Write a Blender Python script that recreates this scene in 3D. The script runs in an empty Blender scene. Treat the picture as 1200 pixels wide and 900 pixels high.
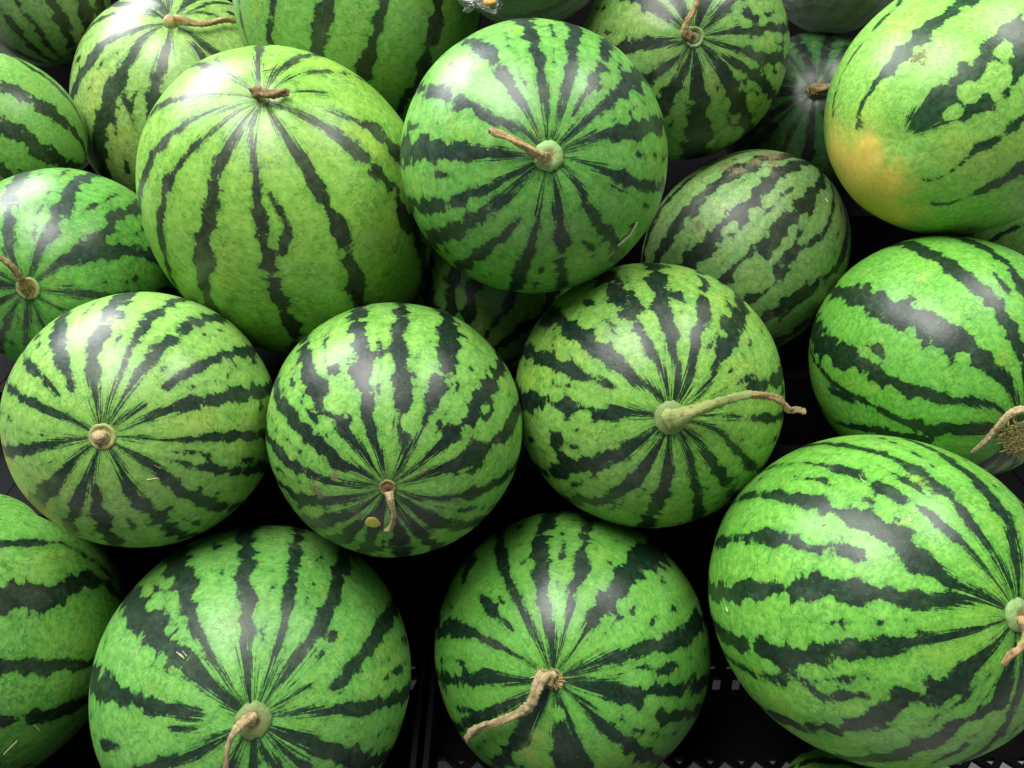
import bpy, bmesh, math, random
import numpy as np
from mathutils import Vector

# ------------------------------------------------------------------ camera, world, lamps
scene = bpy.context.scene
CAMZ = 1.5
PITCH = 35.0
cam_d = bpy.data.cameras.new('camera'); cam = bpy.data.objects.new('camera', cam_d)
scene.collection.objects.link(cam); scene.camera = cam
cam.location = (0, 0, CAMZ); cam.rotation_euler = (math.radians(90 - PITCH), 0, 0)
cam_d.sensor_width = 36.0; cam_d.lens = 36.0 * 970 / 1200; cam_d.clip_start = 0.02; cam_d.clip_end = 200

w = bpy.data.worlds.new('World'); scene.world = w; w.use_nodes = True
w.node_tree.nodes['Background'].inputs[0].default_value = (0.80, 0.92, 1.0, 1)
w.node_tree.nodes['Background'].inputs[1].default_value = 0.16

def area(name, loc, target, size, sy, power, col):
    l = bpy.data.lights.new(name, 'AREA'); l.shape = 'RECTANGLE'; l.size = size; l.size_y = sy
    l.energy = power; l.color = col
    o = bpy.data.objects.new(name, l); scene.collection.objects.link(o)
    o.location = loc
    o.rotation_euler = (Vector(target) - Vector(loc)).to_track_quat('-Z', 'Y').to_euler()
    return o
area('hall_lamp', (-1.75, 2.0, CAMZ + 1.35), (-0.2, 0.85, CAMZ - 0.5), 1.6, 1.25, 100, (0.97, 0.99, 1.0))
area('stall_lamp', (-0.6, 0.42, CAMZ + 1.4), (0.0, 0.75, CAMZ - 0.6), 1.3, 0.9, 60, (1.0, 0.99, 0.95))
area('stall_lamp.001', (1.0, 0.85, CAMZ + 1.4), (0.3, 0.75, CAMZ - 0.5), 0.9, 0.6, 26, (1.0, 0.99, 0.95))

scene.view_settings.view_transform = 'Standard'; scene.view_settings.look = 'None'
scene.view_settings.exposure = 0.0; scene.view_settings.gamma = 1.0
scene.view_settings.use_curve_mapping = False
scene.render.engine = 'CYCLES'
scene.cycles.max_bounces = 6; scene.cycles.diffuse_bounces = 2; scene.cycles.glossy_bounces = 2
scene.render.resolution_x = 1024; scene.render.resolution_y = 768

C = scene.collection

# ------------------------------------------------------------------ helpers
def srgb(r, g, b):
    f = lambda c: (c / 255 / 12.92) if c / 255 <= 0.04045 else ((c / 255 + 0.055) / 1.055) ** 2.4
    return (f(r), f(g), f(b), 1.0)

def link(name, me, mat=None, parent=None):
    o = bpy.data.objects.new(name, me); C.objects.link(o)
    if mat is not None: me.materials.append(mat)
    if parent is not None: o.parent = parent
    return o

def empty(name, loc, label=None, cat=None, group=None):
    o = bpy.data.objects.new(name, None); C.objects.link(o); o.location = loc
    o.empty_display_size = 0.03
    tag(o, label, cat, group); return o

def tag(o, label=None, cat=None, group=None, kind=None):
    if label: o['label'] = label
    if cat: o['category'] = cat
    if group: o['group'] = group
    if kind: o['kind'] = kind

class NT:
    """tiny node-tree writer"""
    def __init__(s, mat): s.t = mat.node_tree; s.n = s.t.nodes; s.l = s.t.links
    def node(s, typ, **kw):
        n = s.n.new(typ)
        for k, v in kw.items(): setattr(n, k, v)
        return n
    def put(s, sock, v):
        if isinstance(v, bpy.types.NodeSocket): s.l.new(v, sock)
        else: sock.default_value = v
    def math(s, op, a, b=0.0, c=None, clamp=False):
        n = s.node('ShaderNodeMath', operation=op, use_clamp=clamp)
        s.put(n.inputs[0], a); s.put(n.inputs[1], b)
        if c is not None: s.put(n.inputs[2], c)
        return n.outputs[0]
    def vmul(s, a, v):
        n = s.node('ShaderNodeVectorMath', operation='MULTIPLY'); s.put(n.inputs[0], a); s.put(n.inputs[1], v)
        return n.outputs[0]
    def vadd(s, a, v):
        n = s.node('ShaderNodeVectorMath', operation='ADD'); s.put(n.inputs[0], a); s.put(n.inputs[1], v)
        return n.outputs[0]
    def noise(s, vec, scale, detail=2.0, rough=0.5, dist=0.0):
        n = s.node('ShaderNodeTexNoise'); s.put(n.inputs['Vector'], vec)
        n.inputs['Scale'].default_value = scale; n.inputs['Detail'].default_value = detail
        n.inputs['Roughness'].default_value = rough; n.inputs['Distortion'].default_value = dist
        return n.outputs['Fac']
    def voro(s, vec, scale, feature='F1', out='Distance', rnd=1.0):
        n = s.node('ShaderNodeTexVoronoi', feature=feature); s.put(n.inputs['Vector'], vec)
        n.inputs['Scale'].default_value = scale; n.inputs['Randomness'].default_value = rnd
        if feature == 'SMOOTH_F1': n.inputs['Smoothness'].default_value = 0.35
        return n.outputs[out]
    def step(s, v, a, b, lo=0.0, hi=1.0):
        n = s.node('ShaderNodeMapRange', interpolation_type='SMOOTHSTEP')
        s.put(n.inputs['Value'], v); n.inputs['From Min'].default_value = a; n.inputs['From Max'].default_value = b
        n.inputs['To Min'].default_value = lo; n.inputs['To Max'].default_value = hi
        return n.outputs['Result']
    def mix(s, f, a, b):
        n = s.node('ShaderNodeMix', data_type='RGBA'); s.put(n.inputs[0], f); s.put(n.inputs[6], a); s.put(n.inputs[7], b)
        return n.outputs[2]
    def attr(s, name):
        n = s.node('ShaderNodeAttribute'); n.attribute_name = name; return n

def new_mat(name):
    m = bpy.data.materials.new(name); m.use_nodes = True
    return m, NT(m), m.node_tree.nodes['Principled BSDF']

# ------------------------------------------------------------------ the fruit: where each one lies
# key: centre (camera at the origin), equatorial radius, polar / equatorial, direction of the stem end
FRUIT = {
    'A': ((0.0224, 0.849, -0.3083), 0.1386, 1.0, (0.075, -0.925, 0.372)),
    'B': ((-0.2688, 0.931, -0.387), 0.1633, 1.123, (0.093, -0.525, 0.846)),
    'C': ((-0.4923, 1.2947, -0.3964), 0.1712, 1.101, (0.162, -0.523, 0.837)),
    'D': ((-0.2052, 1.2141, -0.212), 0.1646, 1.1, (0.149, 0.342, 0.928)),
    'E': ((0.1538, 0.7673, -0.5524), 0.15, 1.0, (-0.007, -0.89, 0.456)),
    'F': ((-0.1229, 0.6933, -0.5418), 0.1334, 1.022, (0.071, -0.969, 0.237)),
    'G': ((-0.391, 0.7046, -0.538), 0.1349, 0.999, (0.132, -0.858, 0.496)),
    'H': ((-0.5465, 0.9199, -0.4752), 0.1254, 1.05, (0.146, -0.932, 0.332)),
    'I': ((-0.6843, 1.0989, -0.3572), 0.0978, 1.084, (-0.845, -0.204, 0.494)),
    'J': ((-0.7088, 1.3387, -0.2254), 0.1027, 1.051, (-0.316, 0.14, 0.938)),
    'K': ((-0.2825, 0.5698, -0.8009), 0.1691, 1.0, (0.259, -0.725, 0.639)),
    'L': ((0.0688, 0.6216, -0.8124), 0.159, 0.979, (-0.18, -0.749, 0.638)),
    'M': ((0.3568, 0.5516, -0.6425), 0.1579, 1.044, (0.322, -0.685, 0.653)),
    'N': ((0.4959, 0.8061, -0.5286), 0.1406, 1.051, (0.138, -0.989, 0.056)),
    'O': ((0.5132, 0.9579, -0.2842), 0.1425, 1.117, (-0.712, -0.702, -0.009)),
    'P': ((0.3056, 1.0005, -0.4915), 0.129, 1.086, (0.629, 0.266, 0.731)),
    'Q': ((0.2173, 1.1086, -0.2624), 0.1308, 1.0, (-0.097, -0.925, 0.368)),
    'R': ((0.4262, 1.1919, -0.3725), 0.1187, 1.001, (-0.273, -0.773, 0.572)),
    'S': ((0.4341, 1.2233, -0.1707), 0.0859, 0.993, (0.206, 0.052, 0.977)),
    'T': ((0.0199, 1.1059, -0.1288), 0.0956, 1.02, (0.932, -0.134, 0.337)),
    'U': ((-0.0279, 0.9726, -0.5267), 0.1145, 1.045, (0.325, 0.834, 0.445)),
    'V': ((-0.6559, 0.6146, -0.7946), 0.1748, 1.1, (-0.932, -0.32, 0.17)),
    'X': ((0.3651, 0.429, -0.8732), 0.097, 1.0, (0.333, -0.164, 0.928)),
    'Z': ((0.7461, 1.0581, -0.5222), 0.0979, 0.998, (0.302, -0.568, 0.766)),
}
F_PX = 970.0
PR = math.radians(PITCH)
def ray(px, py):
    x = (px - 600) / F_PX; y = (py - 450) / F_PX
    d = np.array([x, -math.sin(PR) * y + math.cos(PR), -math.cos(PR) * y - math.sin(PR)])
    return d / np.linalg.norm(d)

SKEW = {'B': ((.62, -.447, -.639), 1.085, (.007, -.004, -.007))}
class Fruit:
    def __init__(s, key):
        c, r, k, a = FRUIT[key]
        s.key = key; s.c = np.array(c); s.r = r; s.k = k
        a = np.array(a); s.a = a / np.linalg.norm(a)
        h = np.array([0, 0, 1.0]) if abs(s.a[2]) < 0.9 else np.array([1.0, 0, 0])
        s.ex = np.cross(h, s.a); s.ex /= np.linalg.norm(s.ex); s.ey = np.cross(s.a, s.ex)
        s.S = r * (np.eye(3) + (k - 1) * np.outer(s.a, s.a))
        if key in SKEW:                         # a fruit that is longer across than its stalk axis tells
            d, f_, dc = SKEW[key]; d = np.array(d) / np.linalg.norm(d); s.S = (np.eye(3) + (f_ - 1) * np.outer(d, d)) @ s.S; s.c = s.c + np.array(dc)
        s.Si = np.linalg.inv(s.S)
        s.rpx = r / np.linalg.norm(s.c) * F_PX
        s.bot = s.c[2] - np.linalg.norm(s.S[2])
        s.base = np.array([s.c[0], s.c[1], s.bot])
    def hit(s, px, py, infl=0.0):
        """point of the fruit (or of a shell infl metres above its skin) seen at a photo pixel"""
        d = s.Si @ ray(px, py); o = s.Si @ (-s.c); R = 1 + infl / s.r
        A = d @ d; B = o @ d; D = B * B - A * (o @ o - R * R)
        t = (-B - math.sqrt(D)) / A if D > 0 else -B / A
        u = o + t * d
        if D <= 0: u = u / np.linalg.norm(u) * R
        return u
    def ang(s, px, py):
        u = s.hit(px, py); u = u / np.linalg.norm(u)
        l = np.array([u @ s.ex, u @ s.ey, u @ s.a])
        return math.acos(max(-1, min(1, l[2]))), math.atan2(l[1], l[0])
    def world(s, u):           # normalised (world-axis) -> metres, relative to the fruit's base
        return s.c + s.S @ u - s.base
    def on(s, px, py, infl=0.0): return s.world(s.hit(px, py, infl))
    def loc(s, th, ph, infl=0.0):
        l = np.array([math.sin(th) * math.cos(ph), math.sin(th) * math.sin(ph), math.cos(th)])
        u = (l[0] * s.ex + l[1] * s.ey + l[2] * s.a) * (1 + infl / s.r)
        return s.world(u)

# ------------------------------------------------------------------ stripes, traced as (x, y, width) along each dark band
# T(offset, zoom, [...]); 's' = starts at its first point, 'e' = stops at its last point, otherwise it runs from end to end
STR = {}
def T(key, off, z, items, light=(), dark=()):
    out = []
    for it in items:
        fl = ''
        if isinstance(it[0], str): fl = it[0]; it = it[1:]
        out.append((fl, [(off[0] + x / z, off[1] + y / z, wd / z) for x, y, wd in it]))
    b = [(off[0] + x / z, off[1] + y / z, r / z, -1) for x, y, r in light] + [(off[0] + x / z, off[1] + y / z, r / z, 1) for x, y, r in dark]
    STR[key] = (out, b)
T('A', (390, 0), 2.5, [
    [(628, 380, 14), (612, 230, 36), (570, 70, 75)], [(650, 395, 18), (690, 240, 38), (705, 110, 50)],
    ['s', (705, 335, 22), (760, 240, 40), (800, 150, 55)], [(690, 400, 22), (790, 320, 40), (880, 230, 75)],
    [(700, 425, 28), (830, 390, 50), (960, 365, 65)], [(720, 470, 15), (800, 505, 40), (880, 535, 50), (960, 545, 55)],
    [(690, 500, 14), (740, 600, 38), (800, 680, 50), (830, 740, 60)], [(648, 510, 16), (660, 620, 40), (670, 720, 45), (670, 810, 45)],
    [(615, 530, 10), (600, 650, 35), (560, 770, 50), (530, 850, 50)], [(585, 500, 20), (500, 580, 40), (400, 660, 58), (320, 690, 66)],
    [(590, 480, 18), (480, 540, 35), (350, 588, 48), (240, 600, 55)], [(580, 455, 22), (450, 445, 50), (300, 440, 75), (210, 445, 90)],
    [(600, 420, 20), (470, 350, 40), (330, 275, 52), (250, 265, 50)], [(610, 400, 14), (530, 270, 36), (450, 150, 55), (390, 120, 50)],
    ['s', (545, 640, 26), (440, 740, 40), (380, 780, 50)]], light=[(875, 635, 30), (900, 690, 25), (930, 480, 28)])
T('B', (80, 40), 2.5, [
    [(510, 255, 20), (450, 370, 45), (410, 540, 55), (395, 680, 60), (410, 770, 45)],
    [(548, 230, 16), (548, 400, 30), (570, 560, 50), (590, 700, 50), (640, 820, 60)],
    [(590, 230, 14), (680, 360, 45), (760, 500, 55), (820, 640, 50), (850, 760, 50)],
    [(640, 215, 20), (780, 290, 45), (900, 400, 55), (980, 520, 60)], ['se', (660, 165, 12), (750, 175, 16)],
    ['s', (760, 225, 15), (830, 250, 25), (900, 290, 55), (960, 350, 55)], [(600, 155, 12), (700, 115, 14), (810, 115, 12)],
    [(585, 140, 16), (650, 85, 30), (730, 60, 30)], [(552, 130, 18), (555, 90, 28), (570, 25, 45)],
    ['e', (520, 150, 15), (460, 100, 22), (430, 70, 14)], [(500, 175, 12), (380, 180, 22), (260, 210, 35), (200, 260, 45)],
    [(505, 200, 12), (380, 240, 25), (260, 340, 40), (215, 430, 55)],
    [(500, 225, 12), (370, 330, 25), (290, 450, 45), (270, 600, 35), (290, 680, 30)],
    ['se', (590, 470, 25), (645, 550, 25), (625, 640, 35)]])
T('C', (0, 0), 2.5, [
    [(440, 95, 22), (370, 200, 40), (320, 300, 50), (290, 380, 55), (300, 470, 55)], [(495, 100, 16), (480, 170, 40), (455, 240, 40)],
    [(440, 75, 14), (310, 130, 40), (250, 210, 45), (215, 280, 40)], [(450, 45, 12), (340, 45, 18), (270, 80, 30)],
    [(545, 85, 12), (600, 130, 30), (650, 170, 30)], ['s', (560, 120, 14), (590, 160, 25)], [(540, 40, 14), (600, 8, 20)],
    [(490, 25, 20), (490, 0, 30)], [(520, 45, 10), (680, 60, 14)]])
T('D', (0, 0), 2.5, [
    [(800, 0, 25), (795, 60, 30), (790, 110, 30)], [(960, 0, 55), (940, 90, 55), (930, 170, 50)],
    [(1130, 0, 40), (1090, 120, 45), (1060, 240, 50)], [(1280, 10, 50), (1260, 120, 50), (1220, 240, 50)], [(700, 10, 20), (705, 60, 20)]])
T('E', (520, 290), 2.5, [
    [(660, 420, 25), (600, 300, 30), (540, 190, 50), (480, 100, 65)], [(685, 420, 35), (670, 300, 38), (640, 170, 60), (620, 60, 60)],
    [(705, 420, 30), (735, 300, 30), (755, 180, 45), (755, 90, 40)], [(740, 440, 12), (800, 340, 35), (850, 240, 65), (870, 160, 50)],
    [(650, 460, 22), (560, 390, 38), (450, 300, 60), (330, 210, 70)], ['s', (500, 410, 20), (390, 370, 40), (300, 330, 45), (230, 300, 50)],
    [(640, 495, 18), (480, 490, 50), (340, 470, 60), (250, 450, 70)], [(630, 530, 25), (520, 600, 60), (400, 640, 50), (310, 660, 50)],
    [(640, 560, 25), (570, 670, 50), (480, 740, 50), (400, 740, 60)], [(662, 560, 20), (650, 690, 45), (610, 790, 60)],
    [(700, 560, 25), (730, 680, 30), (750, 780, 40)], [(740, 560, 20), (790, 640, 45), (840, 710, 50)],
    [(770, 520, 15), (850, 590, 30), (900, 640, 30)], [(740, 495, 12), (880, 500, 22), (970, 500, 30)],
    ['s', (850, 445, 15), (900, 410, 35), (970, 390, 50)]],
    light=[(315, 510, 40), (415, 497, 20), (715, 90, 40)], dark=[(335, 570, 30), (345, 620, 30), (255, 560, 20), (690, 140, 24)])
T('F', (220, 330), 2.5, [
    [(575, 560, 14), (540, 440, 35), (510, 280, 55), (500, 160, 60), (500, 80, 60)], [(625, 540, 25), (635, 430, 50), (625, 300, 60), (620, 160, 40), (628, 60, 40)],
    [(650, 500, 14), (700, 390, 25), (740, 280, 65), (765, 170, 75), (750, 80, 60)], [(650, 560, 16), (760, 460, 45), (860, 340, 60), (915, 250, 55)],
    [(670, 580, 16), (800, 530, 50), (920, 450, 60), (960, 400, 50)], [(650, 630, 20), (780, 630, 30), (880, 605, 40), (930, 570, 40)],
    [(640, 650, 30), (700, 690, 45), (780, 720, 50), (830, 710, 50)], [(610, 690, 25), (620, 770, 60)], [(560, 660, 20), (490, 720, 50), (430, 760, 60)],
    [(545, 620, 14), (430, 640, 35), (330, 640, 60), (280, 600, 50)], [(540, 600, 16), (420, 590, 35), (310, 540, 45), (250, 480, 45)],
    [(545, 580, 14), (440, 530, 55), (340, 430, 45), (270, 350, 50)], [(560, 570, 12), (480, 460, 40), (420, 370, 65), (360, 290, 60), (340, 200, 50)]],
    light=[(655, 415, 26), (440, 340, 40)], dark=[(430, 260, 20), (390, 330, 24)])
T('G', (0, 310), 2.5, [
    [(285, 440, 20), (275, 340, 40), (300, 200, 55), (350, 100, 60)], [(310, 440, 14), (355, 320, 22), (400, 210, 35), (510, 110, 40)],
    [(365, 385, 18), (440, 280, 40), (540, 190, 45), (640, 155, 45)], ['e', (340, 465, 12), (420, 415, 18)],
    ['s', (490, 355, 25), (560, 310, 40), (660, 270, 50), (760, 245, 55)], [(360, 480, 14), (480, 430, 38), (620, 395, 45), (770, 375, 55)],
    [(350, 505, 10), (500, 515, 20), (650, 500, 35), (780, 500, 40)], [(360, 540, 14), (450, 590, 40), (530, 665, 40), (640, 710, 40), (720, 700, 40)],
    ['s', (480, 570, 14), (600, 595, 35), (750, 600, 40)], [(335, 560, 20), (380, 660, 50), (470, 750, 50), (520, 780, 50)],
    [(275, 580, 20), (240, 660, 40), (205, 750, 45)], ['s', (280, 650, 20), (300, 740, 55), (330, 810, 60)],
    [(250, 540, 18), (180, 620, 45), (110, 690, 60)], [(250, 510, 16), (130, 530, 35), (20, 545, 40)], [(255, 480, 16), (150, 430, 30), (30, 370, 35)],
    ['s', (170, 380, 25), (110, 320, 30), (70, 280, 25)], ['s', (215, 370, 25), (185, 280, 45), (170, 190, 55)]])
T('H', (0, 150), 3.75, [
    [(60, 600, 36), (40, 440, 55), (60, 260, 80)], [(135, 630, 35), (200, 490, 60), (290, 320, 70), (360, 220, 70)],
    [(200, 640, 30), (380, 540, 80), (500, 400, 70), (610, 340, 60)], ['s', (400, 570, 50), (560, 545, 70), (680, 560, 100)],
    [(200, 710, 15), (340, 730, 40)], [(190, 760, 15), (300, 800, 20)], [(120, 800, 30), (110, 880, 35)], [(60, 790, 25), (20, 880, 40)], [(150, 780, 20), (190, 870, 35)]])
T('I', (0, 0), 2.5, [
    [(0, 255, 35), (100, 300, 40), (200, 370, 35)], [(0, 360, 45), (100, 425, 50), (190, 480, 45)], [(0, 150, 15), (90, 200, 25), (150, 240, 20)], [(0, 490, 40), (40, 520, 40)]])
T('K', (60, 540), 2.5, [
    [(580, 680, 30), (575, 480, 50), (575, 330, 55), (575, 200, 60)], [(625, 670, 16), (680, 480, 38), (705, 320, 40), (720, 220, 50)],
    [(650, 680, 20), (750, 540, 45), (820, 420, 45), (860, 300, 60)], ['e', (700, 690, 12), (760, 660, 15)],
    ['s', (830, 660, 40), (900, 590, 50), (960, 490, 60), (1010, 420, 60)], [(650, 745, 14), (800, 735, 35), (930, 720, 45), (1040, 680, 60)],
    [(640, 785, 20), (740, 820, 50), (870, 870, 70)], [(610, 830, 30), (650, 880, 40)], [(595, 830, 30), (598, 900, 35)], [(555, 830, 20), (530, 890, 40)],
    [(510, 810, 30), (420, 860, 40), (330, 890, 45)], [(540, 720, 46), (440, 630, 50), (340, 540, 80), (260, 430, 90), (210, 380, 90)],
    [(510, 640, 20), (430, 500, 40), (400, 390, 65), (370, 290, 80)], ['s', (430, 740, 45), (300, 720, 50), (200, 680, 70), (140, 650, 80)],
    ['se', (430, 790, 22), (350, 780, 28)], ['se', (200, 830, 30), (150, 830, 36)]])
T('L', (430, 540), 2.5, [
    [(545, 560, 40), (520, 420, 45), (505, 300, 65), (525, 200, 65)], [(515, 560, 20), (450, 430, 32), (400, 310, 45), (395, 230, 45)],
    [(570, 540, 18), (600, 400, 35), (630, 280, 50), (650, 190, 55)], [(620, 530, 18), (690, 430, 75), (760, 330, 60), (830, 290, 110)],
    [(600, 620, 35), (780, 565, 50), (920, 520, 55), (980, 470, 80)], [(620, 650, 35), (740, 690, 60), (870, 670, 55), (960, 660, 55)],
    ['s', (780, 700, 40), (870, 760, 50), (930, 740, 50)], [(610, 690, 20), (700, 780, 45), (800, 860, 50)], [(560, 720, 35), (575, 840, 75), (580, 890, 80)],
    [(510, 700, 45), (440, 820, 60), (400, 880, 60)], [(500, 670, 20), (380, 730, 45), (300, 770, 45)], [(500, 645, 18), (350, 635, 50), (230, 640, 55)],
    [(470, 590, 12), (340, 520, 30), (250, 480, 60), (215, 500, 70)], ['se', (430, 500, 25), (370, 440, 40), (335, 405, 25)], ['s', (285, 350, 50), (300, 310, 60)]],
    light=[(835, 715, 26), (560, 745, 18)])
T('M', (720, 500), 2.5, [
    [(1140, 520, 20), (1000, 460, 40), (880, 390, 75), (800, 310, 90), (680, 260, 60), (540, 210, 55), (480, 200, 40)],
    [(1100, 510, 20), (960, 510, 45), (780, 490, 60), (600, 470, 70), (450, 475, 70), (320, 490, 60)],
    [(1130, 575, 22), (960, 615, 35), (830, 640, 50), (650, 660, 60), (500, 670, 75), (350, 630, 60)],
    [(1130, 620, 30), (1010, 740, 80), (860, 800, 70), (740, 870, 60)], [(1170, 690, 30), (1120, 810, 80), (1000, 870, 60)],
    [(1140, 480, 16), (1030, 350, 30), (930, 260, 35), (800, 190, 40), (680, 130, 40), (540, 110, 25)],
    [(1170, 480, 16), (1080, 330, 40), (980, 210, 45), (850, 110, 40), (700, 65, 30)],
    [(1185, 450, 35), (1160, 300, 55), (1080, 190, 50), (980, 100, 45), (880, 50, 40)],
    ['s', (790, 375, 40), (720, 370, 55), (560, 340, 45), (430, 320, 50), (330, 330, 40)], ['s', (740, 790, 40), (600, 790, 35), (540, 740, 25)]],
    light=[(712, 325, 24), (770, 358, 26), (590, 310, 30), (630, 285, 24)])
T('N', (720, 240), 2.5, [
    [(1180, 570, 25), (1080, 460, 55), (980, 390, 100), (860, 330, 90), (740, 270, 80), (650, 260, 50)],
    [(1130, 600, 20), (980, 570, 35), (830, 530, 50), (700, 460, 65), (600, 400, 90)],
    [(1120, 660, 40), (960, 660, 60), (860, 640, 35), (780, 600, 25)], [(1200, 470, 25), (1140, 330, 50), (1040, 220, 50), (900, 130, 45)],
    [(1200, 230, 50), (1120, 150, 45), (1020, 100, 40)], ['s', (900, 690, 45), (760, 660, 35), (640, 630, 20)], ['se', (700, 580, 15), (630, 540, 20)]])
T('O', (720, 0), 2.5, [
    ['s', (710, 360, 45), (760, 260, 60), (840, 170, 50), (920, 80, 60), (1020, 20, 50)],
    ['s', (885, 360, 60), (1010, 290, 110), (1120, 200, 130), (1200, 110, 90)], ['s', (910, 530, 12), (1050, 440, 25), (1200, 340, 25)],
    ['s', (940, 600, 30), (1080, 550, 55), (1200, 480, 50)], ['s', (900, 690, 15), (1050, 670, 30), (1200, 640, 40)],
    ['s', (640, 330, 22), (680, 200, 30), (760, 90, 25), (830, 20, 25)]],
    light=[(1045, 265, 24), (992, 330, 17), (1120, 225, 30), (1140, 155, 18)])
T('P', (700, 160), 3.75, [
    [(800, 160, 60), (700, 250, 60), (640, 340, 60), (540, 430, 80), (420, 530, 90)], [(970, 230, 50), (880, 310, 50), (790, 430, 70), (700, 530, 60), (580, 620, 60)],
    [(1000, 420, 25), (880, 500, 40), (800, 590, 70), (700, 690, 50)], [(1080, 530, 50), (960, 650, 60), (850, 720, 70), (740, 790, 40)],
    [(640, 140, 80), (480, 240, 50), (400, 320, 70), (330, 420, 70), (270, 520, 60)], [(480, 130, 30), (330, 250, 40), (270, 320, 60)], [(1050, 760, 50), (900, 830, 60)]],
    light=[(690, 610, 70), (600, 395, 22), (555, 425, 16)])
T('Q', (620, 0), 3.75, [
    [(755, 60, 50), (770, 0, 70)], [(680, 60, 45), (650, 0, 50)], [(640, 90, 30), (550, 30, 60), (500, 0, 70)],
    [(690, 180, 15), (600, 180, 40), (480, 200, 60), (400, 220, 70)], [(690, 220, 20), (600, 290, 50), (520, 340, 60)],
    [(700, 250, 30), (660, 350, 55), (590, 440, 80)], [(735, 280, 45), (740, 430, 70), (740, 580, 110), (740, 660, 110)],
    [(790, 230, 40), (860, 330, 60), (920, 450, 80), (960, 530, 60)], [(800, 180, 20), (930, 220, 35), (1060, 260, 55), (1100, 250, 50)],
    ['s', (860, 250, 30), (980, 320, 50), (1060, 400, 50)], [(800, 150, 20), (960, 135, 40), (1140, 120, 45)], [(790, 110, 25), (850, 40, 50), (890, 0, 60)]],
    dark=[(960, 60, 26), (1000, 80, 22)])
T('V', (0, 600), 3.0, [
    [(0, 310, 130), (150, 310, 110), (340, 240, 90)], [(0, 545, 60), (150, 540, 60), (300, 540, 50)], [(0, 740, 50), (150, 710, 60), (310, 660, 60)],
    [(0, 110, 40), (150, 110, 30), (220, 110, 20)]])
for kk in 'JRSTUXZ': STR[kk] = ([], [])

# soft yellow ground spots (x, y, radius px, strength) and brown scabs (x, y, radius px)
YEL = {'O': [(998, 214, 40, 1.25), (1032, 244, 32, .95), (1016, 184, 20, .8), (1046, 215, 24, .6)], 'G': [(14, 605, 50, .42), (4, 545, 36, .3)], 'L': [(620, 886, 13, .42), (628, 862, 8, .34)],
       'E': [(905, 560, 18, .3)], 'X': []}
SCAB = {'P': [(903, 182, 13), (885, 190, 9), (850, 195, 9), (866, 200, 8), (817, 265, 6), (905, 192, 8)], 'F': [(392, 557, 5), (537, 589, 5), (368, 573, 8), (421, 605, 5), (375, 580, 6), (496, 551, 4), (450, 558, 3)],
        'O': [(1078, 67, 8)], 'N': [(1188, 510, 13), (1197, 520, 14)], 'A': [], 'Q': []}

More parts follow.
